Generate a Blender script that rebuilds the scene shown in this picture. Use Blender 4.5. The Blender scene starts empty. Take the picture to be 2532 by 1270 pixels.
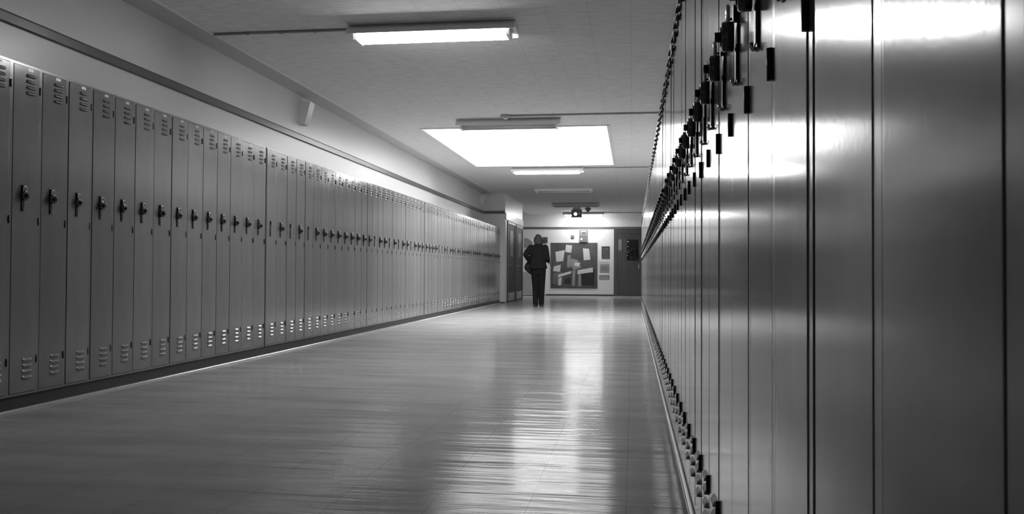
import bpy, bmesh, math, random
from math import sin, cos, pi
from mathutils import Vector, Matrix
SC = bpy.context.scene
COL = SC.collection
random.seed(7)
S = 0.24                                   # locker pitch in metres, the measuring stick of the corridor
# ------------------------------------------------------------------ camera
F_PX, YAW, PITCH, ROLL = 2116.0, .1402, .0184, .0051
EYE = 3.32 * S
r_ = Vector((cos(YAW), sin(YAW), 0)); f_ = Vector((-sin(YAW), cos(YAW), 0)); z_ = Vector((0, 0, 1))
fw = f_ * cos(PITCH) + z_ * sin(PITCH); up = -f_ * sin(PITCH) + z_ * cos(PITCH)
R_ = r_ * cos(ROLL) + up * sin(ROLL); U_ = up * cos(ROLL) - r_ * sin(ROLL)
cd = bpy.data.cameras.new('camera'); cam = bpy.data.objects.new('camera', cd); COL.objects.link(cam)
M = Matrix((R_, U_, -fw)).transposed().to_4x4(); M.translation = Vector((0, 0, EYE)); cam.matrix_world = M
cd.sensor_width = 36; cd.lens = F_PX / 2532 * 36; cd.clip_start = .02; cd.clip_end = 100
cd.dof.use_dof = True; cd.dof.focus_distance = 7.0; cd.dof.aperture_fstop = 22
SC.camera = cam
# ------------------------------------------------------------------ world, exposure
w = bpy.data.worlds.new('world'); SC.world = w; w.use_nodes = True
w.node_tree.nodes['Background'].inputs[0].default_value = (0, 0, 0, 1)
w.node_tree.nodes['Background'].inputs[1].default_value = 0
SC.view_settings.view_transform = 'Standard'; SC.view_settings.look = 'None'
SC.view_settings.exposure = 1.55; SC.view_settings.gamma = 1; SC.view_settings.use_curve_mapping = False
SC.cycles.max_bounces = 10; SC.cycles.diffuse_bounces = 6; SC.cycles.glossy_bounces = 5
SC.cycles.sample_clamp_indirect = 4; SC.cycles.caustics_reflective = False; SC.cycles.caustics_refractive = False
TUBE_POWER = 20.0
SKY_POWER = 1.9
# ------------------------------------------------------------------ room measures
DL, DR, HT, ZC, WL, YE = -3.442, .1865, 1.975, 2.873, -3.90, 30.156
WR, YB = .645, -3.0
BAYX, BY0, BY1 = -3.317, 22.2, 25.75
YL0, YR0 = 4.343, .4526                    # first full seam of either row

# ------------------------------------------------------------------ materials
def mat(name, v, rough=.5, metal=0., spec=.5, bump=None, mott=None, emit=None, rnd=None, coat=0):
    m = bpy.data.materials.new(name); m.use_nodes = True
    nt = m.node_tree; N = nt.nodes; L = nt.links; b = N['Principled BSDF']
    b.inputs['Base Color'].default_value = (v, v, v, 1)
    b.inputs['Roughness'].default_value = rough; b.inputs['Metallic'].default_value = metal
    b.inputs['Specular IOR Level'].default_value = spec
    if coat: b.inputs['Coat Weight'].default_value = coat; b.inputs['Coat Roughness'].default_value = .12
    tc = N.new('ShaderNodeTexCoord')
    if mott:                               # (scale vector, low, high): blotches of the surface itself
        mp = N.new('ShaderNodeMapping'); mp.inputs['Scale'].default_value = mott[0]
        L.new(tc.outputs['Object'], mp.inputs['Vector'])
        n = N.new('ShaderNodeTexNoise'); n.inputs['Scale'].default_value = 1; n.inputs['Detail'].default_value = 5
        L.new(mp.outputs[0], n.inputs['Vector'])
        r = N.new('ShaderNodeMapRange'); r.inputs[1].default_value = .3; r.inputs[2].default_value = .7
        r.inputs[3].default_value = v * mott[1]; r.inputs[4].default_value = v * mott[2]
        L.new(n.outputs[0], r.inputs[0]); last = r.outputs[0]
        if rnd:
            oi = N.new('ShaderNodeObjectInfo'); r2 = N.new('ShaderNodeMapRange')
            r2.inputs[3].default_value = 1 - rnd; r2.inputs[4].default_value = 1 + rnd
            L.new(oi.outputs['Random'], r2.inputs[0])
            mu = N.new('ShaderNodeMath'); mu.operation = 'MULTIPLY'
            L.new(last, mu.inputs[0]); L.new(r2.outputs[0], mu.inputs[1]); last = mu.outputs[0]
        L.new(last, b.inputs['Base Color'])
    if bump:                               # list of (scale vector, strength, distance)
        prev = None
        for sc, st, di in bump:
            mp = N.new('ShaderNodeMapping'); mp.inputs['Scale'].default_value = sc
            L.new(tc.outputs['Object'], mp.inputs['Vector'])
            n = N.new('ShaderNodeTexNoise'); n.inputs['Scale'].default_value = 1; n.inputs['Detail'].default_value = 3
            L.new(mp.outputs[0], n.inputs['Vector'])
            bp = N.new('ShaderNodeBump'); bp.inputs['Strength'].default_value = st; bp.inputs['Distance'].default_value = di
            L.new(n.outputs[0], bp.inputs['Height'])
            if prev: L.new(prev, bp.inputs['Normal'])
            prev = bp.outputs[0]
        L.new(prev, b.inputs['Normal'])
    if emit:
        b.inputs['Emission Color'].default_value = (1, 1, 1, 1); b.inputs['Emission Strength'].default_value = emit
    return m

def tiled(m, sx, sy, ox, oy, wid, dark, coord='Object'):
    """darken the joints of a square tile grid"""
    nt = m.node_tree; N = nt.nodes; L = nt.links; b = N['Principled BSDF']
    tc = N.new('ShaderNodeTexCoord'); sp = N.new('ShaderNodeSeparateXYZ'); L.new(tc.outputs[coord], sp.inputs[0])
    outs = []
    for i, (s, o) in enumerate(((sx, ox), (sy, oy))):
        a = N.new('ShaderNodeMath'); a.operation = 'SUBTRACT'; L.new(sp.outputs[i], a.inputs[0]); a.inputs[1].default_value = o
        d = N.new('ShaderNodeMath'); d.operation = 'PINGPONG'; L.new(a.outputs[0], d.inputs[0]); d.inputs[1].default_value = s / 2
        l = N.new('ShaderNodeMath'); l.operation = 'LESS_THAN'; L.new(d.outputs[0], l.inputs[0]); l.inputs[1].default_value = wid
        outs.append(l.outputs[0])
    mx = N.new('ShaderNodeMath'); mx.operation = 'MAXIMUM'; L.new(outs[0], mx.inputs[0]); L.new(outs[1], mx.inputs[1])
    mix = N.new('ShaderNodeMix'); mix.data_type = 'RGBA'
    L.new(mx.outputs[0], mix.inputs[0])
    src = b.inputs['Base Color'].links
    if src: L.new(src[0].from_socket, mix.inputs[6])
    else: mix.inputs[6].default_value = b.inputs['Base Color'].default_value
    mix.inputs[7].default_value = (dark, dark, dark, 1)
    L.new(mix.outputs[2], b.inputs['Base Color'])
    return m

LK = mat('locker_paint', .27, .145, .12, .36, bump=[((5, 4, 1.2), .10, .002), ((16, 16, 9), .05, .0012), ((110, 110, 90), .10, .0006)], mott=((6, 6, 2.2), .88, 1.1), rnd=.09)
LKB = mat('locker_frame_paint', .27, .18, .15, .55, mott=((6, 6, 2), .9, 1.08), rnd=.04)
DARK = mat('locker_inside_shade', .012, .8)  # near-black colour stands in for the shade inside lockers and louvers
BLK = mat('blackened_metal', .014, .38, .3)
HINGE = mat('hinge_metal', .03, .4, .4)
CHR = mat('chrome', .75, .12, 1)
LOCKM = mat('padlock_case_steel', .16, .14, .9)
DIALM = mat('padlock_dial', .02, .25)
PLATE = mat('number_plate', .75, .35, .3)
BASE = mat('plinth_vinyl', .045, .5)
TRIM = mat('floor_trim', .5, .22, .3)
WALL = mat('wall_paint', .78, .32, bump=[((40, 40, 40), .05, .002)])
WALLE = mat('end_wall_paint', .80, .5, bump=[((40, 40, 40), .05, .002)])
RAIL = mat('rail_paint', .12, .3)
CEIL = tiled(mat('ceiling_tile', .86, .8, mott=((7, 30, 7), .86, 1.05)), .3335, .3335, -.02, .1, .0014, .56)
BORDER = mat('ceiling_plaster', .60, .7)
FLOOR = mat('floor_vinyl', .56, .14, 0, .03, mott=((1.2, 5, 1), .8, 1.15),
            bump=[((.5, 5, 1), .5, .010), ((1.6, 16, 1), .55, .0040), ((4, 46, 1), .3, .0014)])
FLOOR = tiled(FLOOR, .3335, .3335, -.02, .1, .0010, .2)
WOOD = mat('dark_wood', .035, .55, 0, .2, mott=((30, 30, 2), .75, 1.3))
WOODL = mat('brown_wood_door', .075, .4, 0, .3, mott=((26, 26, 1.6), .8, 1.2))
JAMB = mat('door_frame_paint', .07, .35)
GLOSSW = mat('gloss_white_panel', .74, .16)
WHITE = mat('white_enamel', .85, .35)
GREYM = mat('grey_enamel', .36, .4)
TUBE = mat('lit_fluorescent_tube', .9, .3, emit=TUBE_POWER)
TUBEB = mat('bright_fluorescent_tube', .9, .3, emit=TUBE_POWER * 1.25)
TUBEOFF = mat('unlit_fluorescent_tube', .62, .25)
SKYD = mat('skylight_diffuser', .8, .4, emit=SKY_POWER)
LAMPE = mat('lit_lamp_lens', .9, .2, emit=9)

# ------------------------------------------------------------------ mesh helpers
def box(bm, x0, x1, y0, y1, z0, z1, mi=0, bev=0):
    vs = [bm.verts.new(p) for p in ((x0, y0, z0), (x1, y0, z0), (x1, y1, z0), (x0, y1, z0), (x0, y0, z1), (x1, y0, z1), (x1, y1, z1), (x0, y1, z1))]
    fs = [bm.faces.new([vs[i] for i in q]) for q in ((3, 2, 1, 0), (4, 5, 6, 7), (0, 1, 5, 4), (1, 2, 6, 5), (2, 3, 7, 6), (3, 0, 4, 7))]
    for f in fs: f.material_index = mi
    if bev:
        es = {e for f in fs for e in f.edges}
        r = bmesh.ops.bevel(bm, geom=list(es), offset=bev, segments=2, affect='EDGES', profile=.6)
        for f in r['faces']: f.material_index = mi
def prism(bm, pts, axis, a, b, mi=0):
    """extrude a 2-D outline along an axis; outline gives the other two coordinates in order"""
    def P(p, t):
        q = list(p); q.insert('xyz'.index(axis), t); return q
    A = [bm.verts.new(P(p, a)) for p in pts]; B = [bm.verts.new(P(p, b)) for p in pts]
    n = len(pts); fs = [bm.faces.new(A), bm.faces.new(B[::-1])]
    for i in range(n): fs.append(bm.faces.new((A[i], B[i], B[(i + 1) % n], A[(i + 1) % n])))
    for f in fs: f.material_index = mi
    bmesh.ops.recalc_face_normals(bm, faces=fs)
def tube(bm, pts, rad, seg=12, cap=True, mi=0, flat=1.0):
    pts = [Vector(p) for p in pts]; n = len(pts)
    rs = rad if isinstance(rad, (list, tuple)) else [rad] * n
    rings = []; ref = None
    for i, p in enumerate(pts):
        t = (pts[min(i + 1, n - 1)] - pts[max(i - 1, 0)]).normalized()
        if ref is None: ref = Vector((0, 0, 1)) if abs(t.z) < .9 else Vector((0, 1, 0))
        a = t.cross(ref).normalized(); b_ = a.cross(t).normalized(); ref = b_
        rings.append([bm.verts.new(p + rs[i] * (a * cos(2 * pi * k / seg) + b_ * flat * sin(2 * pi * k / seg))) for k in range(seg)])
    fs = []
    for i in range(n - 1):
        for k in range(seg):
            fs.append(bm.faces.new((rings[i][k], rings[i][(k + 1) % seg], rings[i + 1][(k + 1) % seg], rings[i + 1][k])))
    if cap: fs.append(bm.faces.new(rings[0][::-1])); fs.append(bm.faces.new(rings[-1]))
    for f in fs: f.material_index = mi; f.smooth = len(f.verts) == 4
    bmesh.ops.recalc_face_normals(bm, faces=fs)
def ball(bm, c, r, sx=1, sy=1, sz=1, seg=16, mi=0):
    g = bmesh.ops.create_uvsphere(bm, u_segments=seg, v_segments=max(8, seg // 2), radius=r)
    for v in g['verts']: v.co = Vector(c) + Vector((v.co.x * sx, v.co.y * sy, v.co.z * sz))
    for f in {f for v in g['verts'] for f in v.link_faces}: f.smooth = True; f.material_index = mi
def obj(name, bm, mats, parent=None, smooth=False):
    me = bpy.data.meshes.new(name); bm.to_mesh(me); bm.free()
    for m in (mats if isinstance(mats, (list, tuple)) else [mats]): me.materials.append(m)
    if smooth:
        for p in me.polygons: p.use_smooth = True
    o = bpy.data.objects.new(name, me); COL.objects.link(o)
    if parent: o.parent = parent
    return o
def thing(name, label, cat, loc=(0, 0, 0), rz=0, group=None):
    o = bpy.data.objects.new(name, None); COL.objects.link(o); o.empty_display_size = .1
    o.location = loc; o.rotation_euler = (0, 0, rz); return tag(o, label, cat, group)
def tag(o, label, cat, group=None):
    o['label'] = label; o['category'] = cat
    if group: o['group'] = group
    return o
def struct(name, bm, m, parent=None):
    o = obj(name, bm, m, parent)
    if not parent: o['kind'] = 'structure'
    return o
def NB(): return bmesh.new()
def bx(*a, **k):
    bm = NB(); box(bm, *a, **k); return bm
def copy_tree(o, parent=None):
    c = o.copy(); COL.objects.link(c)
    if parent: c.parent = parent
    for ch in o.children: copy_tree(ch, c)
    return c

# ------------------------------------------------------------------ the room
struct('floor', bx(WL - .1, WR + .1, YB, YE, -.1, 0), FLOOR)
SX0, SX1, SY0, SY1 = -3.03, -.35, 12.03, 16.38
bm = NB(); XB = -3.64
box(bm, XB, SX0, YB, YE, ZC, ZC + .08); box(bm, SX1, WR + .1, YB, YE, ZC, ZC + .08)
box(bm, SX0, SX1, YB, SY0, ZC, ZC + .08); box(bm, SX0, SX1, SY1, YE, ZC, ZC + .08)
struct('ceiling', bm, CEIL)
struct('trim_1', bx(WL, XB, YB, YE, ZC + .004, ZC + .08), BORDER)
bm = NB(); box(bm, XB - .012, XB + .008, YB, YE, ZC - .006, ZC + .02); struct('trim_2', bm, WHITE)
struct('wall_left', bx(WL - .1, WL, YB, YE, 0, 3.6), WALL)
struct('wall_right', bx(WR, WR + .1, YB, YE, 0, 3.6), WALL)
struct('wall_back', bx(WL - .1, WR + .1, YB - .1, YB, 0, 3.6), WALL)
struct('wall_end', bx(WL - .1, WR + .1, YE, YE + .1, 0, 3.6), WALLE)
struct('wall_bay', bx(WL, BAYX, BY0, BY1, 0, ZC), WALL)
# picture rails
def rail_y(x, y0, y1, n, t=.022):
    pr = [(x, 2.346), (x + t * .7, 2.346), (x + t, 2.352), (x + t, 2.408), (x + t * .7, 2.42), (x, 2.42)]
    bm = NB(); prism(bm, [(p[0], p[1]) for p in pr], 'y', y0, y1); struct(n, bm, RAIL)
rail_y(WL, YB, BY0, 'trim_3')
struct('trim_4', bx(WL + .02, BAYX + .0, BY0 - .022, BY0, 2.346, 2.42, bev=.004), RAIL)
struct('trim_5', bx(-3.87, WR, YE - .022, YE, 2.346, 2.42, bev=.004), RAIL)
rail_y(WL, BY1, YE - .022, 'trim_6')
struct('baseboard_end', bx(WL, -.66, YE - .014, YE, 0, .05), BASE)
struct('baseboard_bay', bx(WL, BAYX, BY0 - .012, BY0, 0, .03), BASE)
# plinths under the lockers, with a pale quarter round along the floor
NL = 74
struct('baseboard_left', bx(WL, DL - .012, YL0 - 4 * S, BY0 - .013, 0, .088), BASE)
YRE = YR0 + 76 * S
struct('baseboard_right', bx(DR + .012, WR, YR0 - 3 * S, YRE, 0, .088), BASE)
def qround(x, sgn, y0, y1, n):
    pts = [(x, .0), (x + sgn * .014, 0)] + [(x + sgn * .014 * cos(a), .014 * sin(a)) for a in (.4, .8, 1.2)] + [(x, .014)]
    bm = NB(); prism(bm, pts, 'y', y0, y1); struct(n, bm, TRIM)
qround(DL - .012, 1, YL0 - 4 * S, BY0 - .02, 'trim_7')
qround(DR + .012, -1, YR0 - 3 * S, YRE, 'trim_8')

# ------------------------------------------------------------------ lockers
BW, DEP, Z0 = .2379, .43, .088
def hood(bm, yc, z, wid, h=.0175, out=.010, N=20):
    """a pressed louver: a hood that swells toward its lower lip, closed beneath by a black face painted as shade; x is outward"""
    x0 = .0004
    top, lip = [], []
    for k in range(N + 1):
        t = k / N; y = yc - wid / 2 + wid * t
        e = min(1, min(t, 1 - t) * 7) ** .5 if 0 < t < 1 else 0
        top.append((y, e)); 
    rows = []
    for q in range(5):
        s = q / 4
        rows.append([bm.verts.new((x0 - .0006 + e * out * sin(s * pi / 2), y, z + h / 2 - h * s * (0.35 + .65 * e) - (1 - e) * h * .3)) for y, e in top])
    for q in range(4):
        for k in range(N):
            f = bm.faces.new((rows[q][k], rows[q][k + 1], rows[q + 1][k + 1], rows[q + 1][k])); f.smooth = True; f.material_index = 0
    low = [bm.verts.new((x0 - .0004, y, z - h / 2 + .002)) for y, e in top]
    for k in range(N):
        f = bm.faces.new((rows[4][k], rows[4][k + 1], low[k + 1], low[k])); f.material_index = 1  # black underside face, shade of the slot put into the colour
def make_locker():
    """faces +x, width runs along +y from the seam; hinges at the far side"""
    t = thing('locker', '', 'locker')
    bm = NB(); zt = HT
    box(bm, -DEP, -.002, 0, .0012, Z0, zt); box(bm, -DEP, -.002, BW - .0012, BW, Z0, zt)
    box(bm, -DEP, -DEP + .002, .0012, BW - .0012, Z0, zt)
    box(bm, -DEP + .002, -.002, .0012, BW - .0012, zt - .002, zt); box(bm, -DEP + .002, -.002, .0012, BW - .0012, Z0, Z0 + .002)
    box(bm, -.002, 0, 0, .0045, Z0, zt); box(bm, -.002, 0, .2165, BW, Z0, zt)       # stiles
    box(bm, -.002, 0, .0045, .2165, zt - .014, zt); box(bm, -.002, 0, .0045, .2165, Z0, Z0 + .013)
    box(bm, -.030, -.028, .002, BW - .002, Z0 + .003, zt - .003, mi=1)            # black sheet added as painted shade behind the door gaps
    obj('body', bm, [LKB, DARK], t)
    bm = NB(); d0, d1, b0, b1 = .0070, .2148, Z0 + .0155, zt - .0165
    box(bm, -.012, .0004, d0, d1, b0, b1, bev=.0006)
    for k in range(4):
        hood(bm, .143, 1.915 - .0335 * k, .082); hood(bm, .143, .288 - .0335 * k, .082)
    door = obj('door', bm, [LK, DARK], t)
    bm = NB(); box(bm, .0004, .0014, .122, .160, 1.940, 1.955, bev=.0005); box(bm, .0014, .0016, .129, .153, 1.944, 1.951, mi=1)
    obj('number_plate', bm, [PLATE, GREYM], door)
    bm = NB()                                                                # recessed pull with lift latch
    box(bm, .0004, .0040, .0745, .1005, 1.134, 1.283, bev=.001, mi=0)
    box(bm, .0040, .0058, .078, .097, 1.142, 1.205, bev=.001, mi=1)
    tube(bm, [(.0040, .0875, 1.137), (.0085, .0875, 1.134), (.0110, .0875, 1.139), (.0110, .0875, 1.145)], .0034, 8, mi=2)
    box(bm, .0040, .0095, .0815, .0935, 1.246, 1.276, bev=.001, mi=1)
    tube(bm, [(.011, .0875, 1.236), (.0195, .0875, 1.238), (.0195, .0875, 1.25), (.011, .0875, 1.252)], .0028, 8, mi=2)
    obj('handle', bm, [BLK, BLK, CHR], door)
    for z in (1.820, 1.058, .262):
        bm = NB(); tube(bm, [(.0030, .219, z), (.0035, .219, z + .044)], .0048, 10); box(bm, .0, .003, .214, .2215, z + .004, z + .040)
        obj('hinge', bm, HINGE, t)
    return t
def make_padlock():
    """round combination padlock; x outward from the door, origin at the shackle's top"""
    t = thing('padlock', '', 'padlock')
    bm = NB(); c = []
    for k in range(13):
        a = pi * k / 12; c.append((0, .0125 * cos(a), -.012 + .0125 * sin(a)))
    c = [(0, .0125, -.038)] + c + [(0, -.0125, -.038)]
    tube(bm, c, .0034, 8); obj('shackle', bm, CHR, t)
    bm = NB()
    pr = [(-.0105, .0215), (-.0095, .0252), (.0085, .0252), (.0105, .0232), (.0115, .020)]
    n = 28; rings = []
    for x, r in pr: rings.append([bm.verts.new((x, r * cos(2 * pi * k / n), -.054 + r * 1.06 * sin(2 * pi * k / n))) for k in range(n)])
    for i in range(len(pr) - 1):
        for k in range(n):
            f = bm.faces.new((rings[i][k], rings[i][(k + 1) % n], rings[i + 1][(k + 1) % n], rings[i + 1][k])); f.smooth = True
    bm.faces.new(rings[0]); bm.faces.new(rings[-1]); bmesh.ops.recalc_face_normals(bm, faces=bm.faces)
    obj('case', bm, LOCKM, t)
    bm = NB()
    for x0, x1, r, sg in ((.0115, .0138, .0175, 24), (.0138, .023, .0092, 12)):
        tube(bm, [(x0, 0, -.054), (x1, 0, -.054)], r, sg)
    obj('dial', bm, DIALM, t)
    return t
WORD = ['zeroth', 'first', 'second', 'third', 'fourth', 'fifth', 'sixth', 'seventh', 'eighth', 'ninth', 'tenth', 'eleventh', 'twelfth', 'thirteenth', 'fourteenth', 'fifteenth', 'sixteenth', 'seventeenth', 'eighteenth', 'nineteenth']
TENS = {20: 'twent', 30: 'thirt', 40: 'fort', 50: 'fift', 60: 'sixt', 70: 'sevent'}
def nth(n):
    if n < 20: return WORD[n]
    t, u = n // 10 * 10, n % 10
    return TENS[t] + ('ieth' if u == 0 else 'y-' + WORD[u])
L_LOCK = make_locker(); P_LOCK = make_padlock(); used = [False, False]
def place(proto, idx, loc, rz, label, group):
    o = proto if not used[idx] else copy_tree(proto)
    used[idx] = True
    o.location = loc; o.rotation_euler = (0, 0, rz); o['label'] = label; o['group'] = group
    return o
NOLOCK = {14, 16, 18, 28, 31, 33, 36, 44, 45, 47, 50, 52, 57, 62, 69}
def seamy(i, banks, y0):
    for a, b in banks:
        if a <= i < b:
            return y0 + a * S + (i - a) * ((b - a) * S - ({14: .028, 40: .041}.get(b, .005) if y0 > 1 else .005)) / (b - a)
def left_name(i):
    if i < 0: return 'nearest the camera at the left photo edge' if i == -1 else 'left row, %s before the photo edge' % WORD[-i - 1]
    if i < 14: return 'left row, %s full one from the left photo edge' % nth(i + 1)
    if i < 40: return 'left row, %s past the first dark gap' % nth(i - 13)
    return 'left row, %s past the far dark gap' % nth(i - 39)
LB = [(-4, 14), (14, 18), (18, 40), (40, 74)]
lockers = []
for i in range(-4, 74):
    y = seamy(i, LB, YL0) + .001
    lockers.append(place(L_LOCK, 0, (DL, y, 0), 0, 'tall grey steel locker, ' + left_name(i), 'tall grey lockers of the left row'))
    if i < 0 or i not in NOLOCK:
        p = place(P_LOCK, 1, (DL + .0195, y + .0875 + random.uniform(-.002, .002), 1.2735), random.uniform(-.10, .10),
              'round padlock on locker, ' + left_name(i), 'padlocks on the left lockers')
RB = [(2, 10), (10, 44), (44, 76)]
def right_name(i):
    if i < 0: return 'right row, %s before the photo edge' % WORD[-i]
    if i < 2: return 'right row, %s from the right photo edge' % WORD[i + 1]
    return 'right row, %s past its nearest black gap' % nth(i - 1)
for i in range(-3, 76):
    y = .4405 + .2393 * i if i < 2 else seamy(i, RB, YR0 - .0025) + .001
    lockers.append(place(L_LOCK, 0, (DR, y + BW, 0), pi, 'tall grey steel locker, ' + right_name(i), 'tall grey lockers of the right row'))
    if random.random() > .06 or i < 12:
        place(P_LOCK, 1, (DR - .0195, y + BW - .0875 + random.uniform(-.002, .002), 1.2735), pi + random.uniform(-.15, .15),
              'round padlock on locker, ' + right_name(i), 'padlocks on the right lockers')
for o in lockers:                          # doors never hang perfectly square
    for ch in o.children:
        if ch.name.startswith('door'): ch.rotation_euler = (random.uniform(-.0003, .0003), random.uniform(-.0012, .0012), random.uniform(-.0022, .0022)); ch.location.x = random.choice((0, .001, .002, .0035)) if o.location.x < -1 else random.uniform(0, .0004)

# ------------------------------------------------------------------ fluorescent fixtures
def fixture(x0, y, lit, label, dx=0):
    t = thing('fluorescent_light', label, 'light fixture', (x0, y, ZC), 0, 'fluorescent fixtures across the ceiling')
    Lh = 1.42
    bm = NB()
    prism(bm, [(0, 0), (.14, 0), (.205, -.045), (.225, -.088), (.220, -.088), (.198, -.062), (-.058, -.062), (-.080, -.088), (-.085, -.088), (-.065, -.045)], 'x', 0, Lh)
    prism(bm, [(.03, -.062), (.11, -.062), (.10, -.082), (.04, -.082)], 'x', .03, Lh - .03)
    obj('housing', bm, WHITE, t)
    for yy in (-.005, .145):
        bm = NB(); tube(bm, [(.07, yy, -.102), (Lh - .07, yy, -.102)], .019, 14)
        obj('fluorescent_tube', bm, (TUBEB if lit > 1 else TUBE) if lit else TUBEOFF, t)
    for xx in (.045, Lh - .075):
        bm = NB(); box(bm, xx, xx + .03, -.03, .17, -.128, -.062, bev=.006)
        obj('lamp_socket', bm, WHITE, t)
    return t
fixture(-2.38, 6.93, True, 'lit twin-tube fluorescent fixture nearest the camera, large and glaring')
fixture(-2.38, 11.40, False, 'unlit fluorescent fixture at the near edge of the skylight')
fixture(-2.38, 16.70, True, 'lit fluorescent fixture just beyond the skylight')
fixture(-2.38, 20.75, False, 'unlit fluorescent fixture, first beyond the lit one past the skylight')
fixture(-2.38, 25.30, False, 'unlit fluorescent fixture just in front of the hanging emergency light')
fixture(-2.38, 29.25, 2, 'lit fluorescent fixture farthest away, close to the end wall')
# skylight
t = thing('skylight', 'bright square skylight panel set into the tiled ceiling', 'skylight', (SX0, SY0, ZC))
bm = NB(); wx, wy = SX1 - SX0, SY1 - SY0
for a in ((-.03, .012, -.03, wy + .03), (wx - .012, wx + .03, -.03, wy + .03), (.012, wx - .012, -.03, .012), (.012, wx - .012, wy - .012, wy + .03)):
    box(bm, a[0], a[1], a[2], a[3], -.014, 0.0)
obj('skylight_frame', bm, WHITE, t)
SH = .22                                    # a real well: shaft walls up to a milky dome panel
bm = NB()
box(bm, 0, .02, 0, wy, .001, SH); box(bm, wx - .02, wx, 0, wy, .001, SH); box(bm, .02, wx - .02, 0, .02, .001, SH); box(bm, .02, wx - .02, wy - .02, wy, .001, SH)
obj('shaft', bm, mat('shaft_paint', .75, .7), t)
obj('diffuser', bx(.02, wx - .02, .02, wy - .02, SH, SH + .01), SKYD, t)
# conduits and the round junction box
def pipe(label, pts, name='conduit', r=.011):
    bm = NB(); tube(bm, pts, r, 10)
    for k in range(1, 4):
        a, b = Vector(pts[0]), Vector(pts[-1]); p = a.lerp(b, k / 4); d = (b - a).normalized() * .012
        tube(bm, [p - d, p + d], r * 1.45, 10)
    return tag(obj(name, bm, GREYM), label, 'conduit')
pipe('thin conduit from the left ceiling edge to the nearest light', [(-3.625, 7.0, ZC - .011), (-2.40, 7.0, ZC - .011)])
pipe('thin conduit from the round junction box to the right side', [(-1.60, 11.12, ZC - .011), (WR - .002, 11.12, ZC - .011)])
pipe('thin conduit running right from the lit fixture past the skylight', [(-.95, 16.80, ZC - .011), (WR - .002, 16.80, ZC - .011)])
pipe('thin conduit running right from the farthest lit fixture', [(-.95, 29.3, ZC - .011), (WR - .002, 29.3, ZC - .011)])
t = thing('smoke_detector', 'small round ceiling detector in front of the unlit fixture by the skylight', 'detector', (-1.665, 11.12, ZC))
bm = NB(); tube(bm, [(0, 0, 0), (0, 0, -.022), (0, 0, -.03)], [.068, .068, .06], 28); obj('mounting_base', bm, GREYM, t)
bm = NB(); tube(bm, [(0, .0, -.03), (0, .0, -.045), (0, 0, -.055)], [.036, .034, .022], 24); obj('sensing_cap', bm, WHITE, t)
# wall speakers, wedge shaped
def speaker(y, label):
    t = thing('wall_speaker', label, 'speaker', (WL, y, 2.535), 0, 'wedge speakers high on the left wall')
    bm = NB(); prism(bm, [(0, 0), (.072, 0), (.138, .262), (0, .262)], 'y', 0, .165); obj('cabinet', bm, WALL, t)
    bm = NB(); n = Vector((.262, 0, -.066)).normalized()
    a, b = Vector((.072, 0, 0)), Vector((.138, 0, .262))
    p = [a.lerp(b, .03), a.lerp(b, .97)]
    vs = [bm.verts.new(q + n * o + Vector((0, yy, 0))) for o in (0, .006) for q, yy in ((p[0], .008), (p[0], .157), (p[1], .157), (p[1], .008))]
    for q in ((0, 1, 2, 3), (7, 6, 5, 4), (0, 4, 5, 1), (1, 5, 6, 2), (2, 6, 7, 3), (3, 7, 4, 0)): bm.faces.new([vs[i] for i in q])
    bmesh.ops.recalc_face_normals(bm, faces=bm.faces); obj('grille', bm, GLOSSW, t)
speaker(9.58, 'near pale wedge-shaped wall speaker high on the left wall')
speaker(21.75, 'far pale wedge-shaped wall speaker beside the projecting bay')

# emergency light hanging from the ceiling
t = thing('emergency_light', 'dark hanging emergency light with one bright round lamp', 'emergency light', (-1.73, 26.6, ZC))
obj('case', bx(-.165, .165, -.04, .06, -.345, -.10, bev=.01), mat('dark_grey_plastic', .17, .4), t)
obj('bracket', bx(-.12, .12, -.02, .04, -.10, 0), GREYM, t)
bm = NB(); tube(bm, [(-.03, -.04, -.25), (-.03, -.085, -.25), (-.03, -.10, -.25)], [.058, .058, .05], 24); h = obj('lamp_head', bm, BLK, t)
bm = NB(); tube(bm, [(-.03, -.101, -.25), (-.03, -.112, -.25)], [.046, .030], 24); obj('lamp_lens', bm, LAMPE, h)
bm = NB(); tube(bm, [(.085, -.04, -.24), (.085, -.08, -.24)], [.034, .034], 20); h = obj('lamp_head', bm, BLK, t)
bm = NB(); tube(bm, [(.085, -.081, -.24), (.085, -.088, -.24)], [.026, .018], 20); obj('lamp_lens', bm, WHITE, h)
t = thing('ceiling_horn', 'small grey cone hanging right of the emergency light', 'alarm', (-1.38, 26.6, ZC))
bm = NB(); tube(bm, [(0, 0, 0), (0, 0, -.06)], .05, 18); obj('base', bm, GREYM, t)
bm = NB(); tube(bm, [(0, 0, -.06), (0, 0, -.10), (0, 0, -.20)], [.10, .085, .012], 18); obj('cone', bm, mat('grey_plastic', .2, .5), t)

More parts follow.
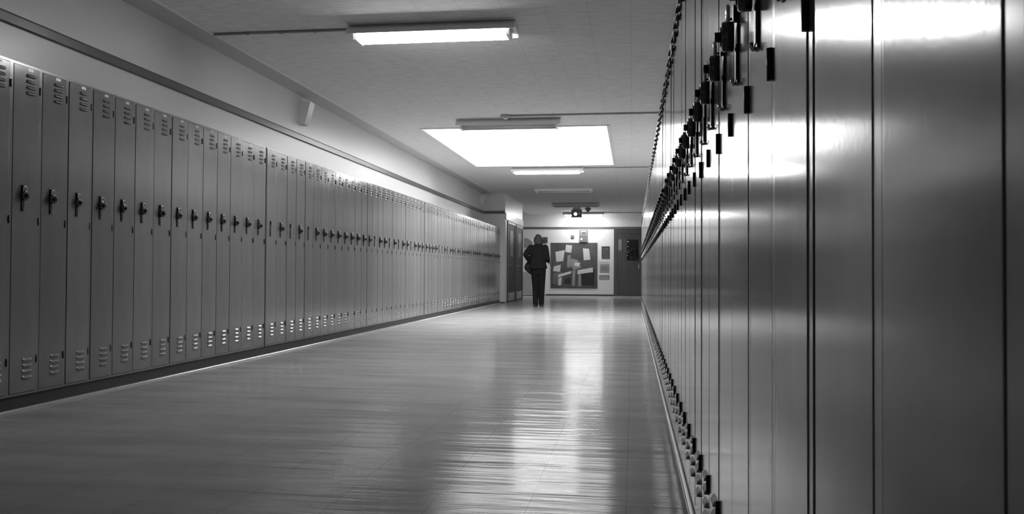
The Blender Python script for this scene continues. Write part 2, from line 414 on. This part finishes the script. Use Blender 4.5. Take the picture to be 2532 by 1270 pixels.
# ------------------------------------------------------------------ doors in the bay
def bay_door(n, y0, y1):
    t = bpy.data.objects.new('door_%d' % n, None); COL.objects.link(t); t['kind'] = 'structure'; t.location = (BAYX, y0, 0)
    w_ = y1 - y0
    bm = NB(); box(bm, 0, .035, 0, .07, 0, 2.17); box(bm, 0, .035, w_ - .07, w_, 0, 2.17); box(bm, 0, .035, .07, w_ - .07, 2.11, 2.17)
    obj('door_frame', bm, JAMB, t)
    obj('door_leaf', bx(.001, .020, .072, w_ - .072, .01, 2.108), WOOD, t)
    obj('door_window', bx(.0202, .024, w_ * .30, w_ * .70, 1.25, 1.95), mat('dark_glass', .01, .3, 0, .2), t)
    bm = NB(); box(bm, .020, .026, .12, .17, .92, 1.12, bev=.002); tube(bm, [(.024, .145, 1.0), (.065, .145, 1.0), (.068, .20, 1.0), (.066, .27, 1.0)], .011, 10)
    obj('door_handle', bm, CHR, t)
    obj('kick_plate', bx(.0202, .0225, .11, w_ - .11, .04, .26), GREYM, t)
bay_door(1, 22.52, 24.00); bay_door(2, 24.18, 25.62)
bm = NB(); box(bm, BAYX + .002, BAYX + .03, BY0 + .02, BY1 - .02, 2.19, 2.375, bev=.004)
tag(obj('door_header_panel', bm, GLOSSW), 'bright white glossy header panel above the dark side doors', 'panel')
bm = NB(); box(bm, BAYX, BAYX + .012, BY0 - .001, BY0 + .27, .05, 2.15); struct('trim_9', bm, WALL)

# ------------------------------------------------------------------ end wall
t = bpy.data.objects.new('door_3', None); COL.objects.link(t); t['kind'] = 'structure'; t.location = (-.655, YE, 0)
bm = NB(); box(bm, 0, .12, -.03, 0, 0, 2.345); box(bm, .92, 1.04, -.03, 0, 0, 2.345); box(bm, .12, .92, -.03, 0, 2.19, 2.345)
obj('door_frame', bm, JAMB, t)
obj('door_leaf', bx(.125, .915, -.022, -.002, .01, 2.185), WOODL, t)
bm = NB(); wz0, wz1, wx0, wx1 = 1.24, 1.98, .45, .86
for a in ((wx0 - .03, wx0, wz0 - .03, wz1 + .03), (wx1, wx1 + .03, wz0 - .03, wz1 + .03), (wx0, wx1, wz0 - .03, wz0), (wx0, wx1, wz1, wz1 + .03)):
    box(bm, a[0], a[1], -.030, -.022, a[2], a[3])
obj('window_frame', bm, JAMB, t)
obj('door_window', bx(wx0, wx1, -.026, -.0222, wz0, wz1), mat('door_glass', .015, .08), t)
bm = NB(); box(bm, .84, .885, -.027, -.022, .95, 1.13, bev=.002); tube(bm, [(.862, -.024, 1.03), (.862, -.07, 1.03)], .012, 10); ball(bm, (.862, -.085, 1.03), .027)
obj('door_knob', bm, CHR, t)
tag(obj('paper_notice', bx(-.50, -.385, YE - .0235, YE - .0225, 1.60, 1.98), mat('grey_paper', .24, .7)), 'pale paper notice taped on the brown door, left of its window', 'notice')
bm = NB()                                   # dark garland hung over the pane
random.seed(3)
for k in range(11):
    a = 2 * pi * k / 11
    ball(bm, (.02 + .085 * cos(a), YE - .05, 1.50 + .19 * sin(a)), .045, 1, .5, 1.1, 10)
box(bm, -.10, .22, YE - .046, YE - .03, 1.26, 1.34)
gar = tag(obj('door_decoration', bm, BLK), 'dark wreath-like decoration with shiny baubles hung on the brown door window', 'decoration')
for x, z, r in ((-.165, 1.90, .032), (-.165, 1.73, .022), (-.15, 1.60, .018), (-.165, 1.53, .022), (-.18, 1.42, .016)):
    bm = NB(); ball(bm, (x, YE - .05, z), r, 1, .7, 1, 12); obj('bauble', bm, CHR, gar)

# the large painting: plain abstract patches only
t = thing('wall_painting', 'large square dark painting of pale abstract patches on the end wall', 'painting', (-2.871, YE, .258))
W, Hh = 1.644, 1.604
obj('panel', bx(0, W, -.022, -.001, 0, Hh), mat('painting_ground', .065, .55, mott=((3, 3, 3), .75, 1.3)), t)
PV = [mat('painting_cream', .62, .6), mat('painting_grey', .26, .6), mat('painting_black', .015, .6), mat('painting_mid', .13, .6)]
bm = NB()
def patch(pts, mi, lay):
    vs = [bm.verts.new((x * W, -.0222 - .0006 * lay, z * Hh)) for x, z in pts]
    f = bm.faces.new(vs); f.material_index = mi; f.normal_update()
    if f.normal.y > 0: f.normal_flip()
patch([(.62, .06), (.93, .07), (.95, .42), (.60, .38)], 2, 0)
patch([(.04, .10), (.26, .07), (.24, .36), (.05, .33)], 3, 0)
patch([(.10, .80), (.30, .84), (.27, .60), (.12, .58)], 0, 1)
patch([(.07, .48), (.22, .52), (.20, .36), (.05, .38)], 0, 1)
patch([(.33, .96), (.46, .94), (.44, .78), (.31, .80)], 0, 1)
patch([(.36, .72), (.43, .74), (.42, .46), (.35, .46)], 1, 1)
patch([(.69, .88), (.82, .87), (.85, .63), (.71, .62)], 0, 1)
patch([(.44, .66), (.58, .62), (.66, .46), (.50, .40), (.41, .52)], 1, 1)
patch([(.52, .57), (.64, .56), (.60, .48), (.50, .50)], 0, 2)
patch([(.16, .30), (.44, .38), (.44, .33), (.16, .24)], 0, 1)
patch([(.58, .40), (.90, .46), (.91, .36), (.57, .31)], 0, 2)
patch([(.17, .22), (.24, .24), (.22, .06), (.16, .07)], 0, 1)
patch([(.47, .40), (.53, .40), (.52, .05), (.46, .05)], 1, 2)
patch([(.60, .32), (.65, .33), (.66, .05), (.59, .05)], 1, 2)
patch([(.30, .20), (.44, .24), (.43, .10), (.30, .09)], 2, 1)
obj('painted_patches', bm, PV, t)

def flat(name, label, cat, x0, x1, z0, z1, v, layers, th=.004):
    o = tag(obj(name, bx(x0, x1, YE - th, YE - .0005, z0, z1), mat(name + '_ground', v, .6)), label, cat)
    if layers:
        bm = NB(); ms = []
        for i, (a, b, c, d, vv) in enumerate(layers):
            box(bm, x0 + a * (x1 - x0), x0 + b * (x1 - x0), YE - th - .0008 - .0003 * i, YE - th, z0 + c * (z1 - z0), z0 + d * (z1 - z0), mi=i)
            ms.append(mat(name + '_ink_%d' % i, vv, .6))
        obj('print', bm, ms, o)
    return o
flat('framed_notice', 'small dark framed notice above the pale wall calendar', 'notice', -1.08, -.805, 1.31, 1.735, .03, [(.1, .9, .15, .9, .07), (.55, .85, .78, .84, .2), (.1, .9, .08, .16, .12)], .02)
cal = flat('wall_calendar', 'pale wall calendar with grey picture, below the dark notice', 'calendar', -1.195, -.80, .81, 1.215, .62, [(.15, .97, .0, .78, .27), (.25, .8, .2, .6, .2), (.02, .98, .88, .91, .25)])
flat('paper_slip', 'narrow grey paper strip under the pale wall calendar', 'notice', -1.17, -.80, .56, .73, .26, [(.05, .95, .85, .95, .12), (.2, .8, .3, .6, .32)])
t = thing('thermostat', 'small grey square thermostat above the large painting', 'thermostat', (-2.171, YE, 1.99))
obj('back_plate', bx(0, .129, -.01, -.001, 0, .143, bev=.003), mat('plate_grey', .2, .4), t)
obj('cover', bx(.02, .109, -.035, -.010, .035, .125, bev=.006), mat('cover_grey', .16, .4), t)
t = thing('fire_alarm_panel', 'upright grey box with pale label above the painting, right of the thermostat', 'alarm panel', (-1.858, YE, 1.876))
obj('case', bx(0, .286, -.07, -.001, 0, .44, bev=.008), mat('panel_grey', .15, .35), t)
bm = NB(); box(bm, .03, .256, -.073, -.070, .25, .41); obj('upper_door', bm, mat('upper_grey', .26, .4), t)
obj('label_strip', bx(.045, .24, -.0745, -.0732, .375, .40), WHITE, t)
obj('display', bx(.09, .21, -.0745, -.0732, .285, .35), mat('display_grey', .09, .3), t)
bm = NB(); ball(bm, (.075, -.072, .105), .045, .8, .35, 1.1, 16); obj('sounder', bm, WHITE, t)
t = thing('wall_phone_box', 'small dark box on the end wall behind the person\'s head', 'wall box', (-3.145, YE, 1.85))
obj('case', bx(0, .16, -.08, -.001, 0, .21, bev=.008), mat('box_dark', .05, .4), t)
obj('cover', bx(.02, .14, -.086, -.080, .11, .19, bev=.002), mat('box_mid', .10, .4), t)
# curved-top notice and low white cabinet behind the person
t = thing('arched_poster', 'grey poster with an arched top at the left of the end wall', 'poster', (-3.83, YE, 1.48))
bm = NB(); pts = [(0, .20), (.36, .20)] + [(.36 * (1 - k / 10), .20 + .35 * sin(pi * (.5 * k / 10 + .08)) ** .8) for k in range(1, 10)] + [(0, .55)]
prism(bm, pts, 'y', -.008, -.001); obj('arch', bm, mat('poster_grey', .27, .6), t)
obj('caption_strip', bx(0, .32, -.006, -.001, .02, .17), mat('caption_grey', .36, .6), t)
t = thing('low_cabinet', 'pale low cabinet against the end wall, left of the person', 'cabinet', (-3.86, YE - .32, 0))
obj('body', bx(0, .82, .0, .318, .02, .86, bev=.006), WALLE, t)
for k in (0, 1):
    d = obj('cabinet_door', bx(.012 + .402 * k, .404 + .402 * k, -.016, -.0002, .06, .84, bev=.004), mat('cabinet_door_paint', .46, .4), t)
    bm = NB(); x = .37 if k == 0 else .44; tube(bm, [(x, -.016, .55), (x, -.04, .55), (x, -.04, .65), (x, -.016, .65)], .006, 8); obj('handle', bm, CHR, d)
#PERSON
# ------------------------------------------------------------------ the person walking away
SKIN = mat('skin', .34, .5); COAT = mat('dark_coat_cloth', .020, .95, 0, .1, bump=[((60, 60, 60), .3, .004), ((9, 9, 4), .6, .02)])
TROU = mat('dark_trouser_cloth', .016, .95, 0, .1, bump=[((12, 12, 4), .6, .015)]); HAIR = mat('hair', .075, .6, 0, .2, bump=[((90, 90, 12), .6, .006)])
SHOE = mat('black_shoe_leather', .010, .3); BAGM = mat('dark_bag_cloth', .010, .6)
def limb(bm, pts, rads, flat=1.0, seg=18):
    """tapering limb through the joints, rounded at every joint"""
    P = [Vector(p) for p in pts]; q, r = [], []
    for i in range(len(P) - 1):
        for k in range(6):
            q.append(P[i].lerp(P[i + 1], k / 6)); r.append(rads[i] + (rads[i + 1] - rads[i]) * k / 6)
    q.append(P[-1]); r.append(rads[-1])
    tube(bm, q, r, seg)
    for p, a in zip(P, rads): ball(bm, p, a, seg=seg)
def loft(bm, rings, seg=28):
    """stack of ellipses (cx, cy, z, rx, ry)"""
    L = [[bm.verts.new((cx + rx * cos(2 * pi * k / seg), cy + ry * sin(2 * pi * k / seg), z)) for k in range(seg)] for cx, cy, z, rx, ry in rings]
    fs = [bm.faces.new((a[k], a[(k + 1) % seg], b[(k + 1) % seg], b[k])) for a, b in zip(L, L[1:]) for k in range(seg)]
    fs += [bm.faces.new(L[0][::-1]), bm.faces.new(L[-1])]
    bmesh.ops.recalc_face_normals(bm, faces=fs)
def fused(name, bm, m, parent, voxel=.008, smooth=6):
    o = obj(name, bm, m)
    a = o.modifiers.new('r', 'REMESH'); a.mode = 'VOXEL'; a.voxel_size = voxel; a.use_smooth_shade = True
    b = o.modifiers.new('s', 'SMOOTH'); b.factor = .5; b.iterations = smooth
    bpy.context.view_layer.update()
    me = bpy.data.meshes.new_from_object(o.evaluated_get(bpy.context.evaluated_depsgraph_get()))
    old = o.data; o.modifiers.clear(); o.data = me; bpy.data.meshes.remove(old); me.name = name
    for p in me.polygons: p.use_smooth = True
    o.parent = parent
    return o
def hand(bm, wrist, direc, palm_n, side):
    """palm, four curled fingers of different lengths and a thumb leaving the side of the palm"""
    w_ = Vector(wrist); d = Vector(direc).normalized(); n = Vector(palm_n).normalized(); n = (n - d * n.dot(d)).normalized()
    a = d.cross(n).normalized() * side        # toward the thumb
    for k in range(7):                        # palm as a flat slab of balls
        for j in (-1.5, -.5, .5, 1.5):
            ball(bm, w_ + d * (.012 + .012 * k) + a * j * (.014 + .0012 * k), .0135, seg=8)
    for j, L in zip((1.5, .5, -.5, -1.5), (.070, .079, .073, .057)):
        p = w_ + d * .088 + a * j * .0195; dd = d.copy(); pts = [p - d * .02, p]
        for s in (.44, .31, .25):
            dd = (dd + n * .42).normalized(); p = p + dd * L * s; pts.append(p.copy())
        limb(bm, pts, [.0090, .0090, .0084, .0078, .0068], seg=8)
    b0 = w_ + d * .028 + a * .024
    limb(bm, [b0, b0 + a * .022 + d * .022 + n * .008, b0 + a * .034 + d * .046 + n * .018, b0 + a * .036 + d * .068 + n * .028], [.012, .0105, .0095, .0080], seg=8)
PX, PY = -2.205, 20.05
t = thing('person', 'person in dark coat and trousers seen from behind, walking down the hall', 'person', (PX, PY, 0))
bm = NB()
# joints: shoulders, elbows, wrists, hips, knees, ankles
SHL, ELL, WRL = (-.175, -.01, 1.385), (-.290, -.05, 1.225), (-.215, .11, 1.060)
SHR, ELR, WRR = (.165, -.01, 1.385), (.215, -.04, 1.150), (.225, .13, 1.055)
HIL, KNL, ANL = (-.075, 0, .86), (-.065, .03, .47), (-.055, -.03, .085)
HIR, KNR, ANR = (.085, 0, .86), (.080, .06, .475), (.070, .06, .085)
loft(bm, [(0, 0, .80, .15, .10), (0, 0, .88, .165, .115), (0, 0, .98, .15, .11), (0, .0, 1.08, .130, .095), (0, -.005, 1.2, .145, .11), (0, -.005, 1.32, .165, .11), (0, -.01, 1.40, .15, .085), (0, -.01, 1.45, .075, .06)])
limb(bm, [(0, -.01, 1.42), (0, .005, 1.53)], [.058, .052])
loft(bm, [(0, .055, 1.468, .030, .03), (0, .040, 1.485, .050, .055), (0, .025, 1.52, .064, .080), (0, .018, 1.57, .072, .092), (0, .012, 1.62, .074, .096), (0, .01, 1.66, .062, .082), (0, .008, 1.685, .035, .048)])
limb(bm, [(0, .108, 1.60), (0, .128, 1.565)], [.009, .014]); ball(bm, (0, .100, 1.525), .022, 1.1, .6, .45)
for s in (-1, 1):
    ball(bm, (s * .076, .01, 1.575), .026, .35, .7, 1.25); ball(bm, (s * .033, .095, 1.608), .02, 1.1, .5, .4)
limb(bm, [SHL, ELL, WRL], [.050, .038, .026]); limb(bm, [SHR, ELR, WRR], [.050, .038, .026])
hand(bm, WRL, (.25, .05, -.55), (.9, .2, .3), -1); hand(bm, WRR, (.35, .55, -.35), (-.7, .3, -.3), 1)
limb(bm, [HIL, KNL, ANL], [.085, .055, .038]); limb(bm, [HIR, KNR, ANR], [.085, .055, .038])
for an in (ANL, ANR): limb(bm, [(an[0], an[1] - .02, .045), (an[0], an[1] + .14, .035)], [.034, .028])
fused('body', bm, SKIN, t, .0052, 2)
bm = NB()
for s in (-1, 1): ball(bm, (s * .033, .104, 1.590), .012, seg=10)
obj('eyes', bm, WHITE, t)
# hair: chin-length, blown a little to the right
bm = NB()
loft(bm, [(-.005, -.055, 1.465, .062, .035), (-.005, -.050, 1.49, .088, .055), (-.003, -.035, 1.54, .097, .082), (0, -.018, 1.60, .094, .098), (.0, -.008, 1.65, .078, .092), (-.005, -.01, 1.69, .050, .062), (-.008, -.02, 1.708, .022, .03)])
for s in (-1, 1): limb(bm, [(s * .078, -.01, 1.61), (s * .088, .02, 1.54), (s * .080, .035, 1.485)], [.026, .024, .016])
limb(bm, [(.06, -.03, 1.58), (.098, -.02, 1.535), (.108, -.01, 1.50)], [.03, .02, .012])
fused('hair', bm, HAIR, t, .007, 3)
# coat with sleeves, collar and flared hem
bm = NB()
loft(bm, [(-.015, -.005, .895, .235, .165), (-.012, -.005, .93, .222, .155), (-.005, -.005, 1.02, .195, .140), (0, -.008, 1.12, .190, .135), (0, -.012, 1.24, .200, .140), (0, -.015, 1.34, .208, .135), (0, -.012, 1.41, .185, .11), (0, -.01, 1.445, .115, .085), (0, -.01, 1.485, .072, .066)])
limb(bm, [(SHL[0] - .0, SHL[1], SHL[2]), ELL, (-.232, .075, 1.095)], [.078, .066, .050]); limb(bm, [SHR, ELR, (.222, .09, 1.085)], [.078, .064, .050])
limb(bm, [(-.07, -.075, 1.455), (0, -.09, 1.465), (.07, -.075, 1.455)], [.022, .024, .022])
coat = fused('coat', bm, COAT, t, .009, 4)
bm = NB()
loft(bm, [(.005, 0, .76, .150, .105), (.004, 0, .84, .168, .120), (.002, 0, .91, .172, .125)])
limb(bm, [HIL, KNL, (ANL[0], ANL[1], .075)], [.100, .076, .062]); limb(bm, [HIR, KNR, (ANR[0], ANR[1], .075)], [.100, .076, .062])
fused('trousers', bm, TROU, t, .009, 4)
for an in (ANL, ANR):
    bm = NB(); x, y = an[0] * 1.12, an[1]
    limb(bm, [(x, y - .045, .036), (x, y + .06, .036), (x + .008, y + .155, .030)], [.036, .041, .034])
    box(bm, x - .036, x + .036, y - .082, y + .175, .001, .020, bev=.006)
    limb(bm, [(x, y - .02, .05), (x, y - .01, .10)], [.040, .042])
    fused('shoe', bm, SHOE, t, .006, 2)
# bag on the left hip
tb = thing('shoulder_bag', 'dark soft bag hanging at the walking person\'s left hip', 'bag', (PX, PY, 0))
bm = NB()
loft(bm, [(-.15, .27, .735, .02, .02), (-.19, .27, .79, .07, .045), (-.235, .27, .87, .115, .05), (-.255, .27, .93, .112, .05), (-.26, .27, 1.0, .085, .045), (-.25, .27, 1.06, .045, .03)])
fused('bag_body', bm, BAGM, tb, .008, 3)
bm = NB(); tube(bm, [(-.25, .275, 1.05), (-.225, .25, 1.2), (-.175, .205, 1.32), (-.12, .15, 1.41)], .010, 8); obj('strap', bm, BAGM, tb)
bm = NB(); box(bm, -.33, -.20, .316, .324, .86, .98, bev=.002); obj('flap', bm, BLK, tb)
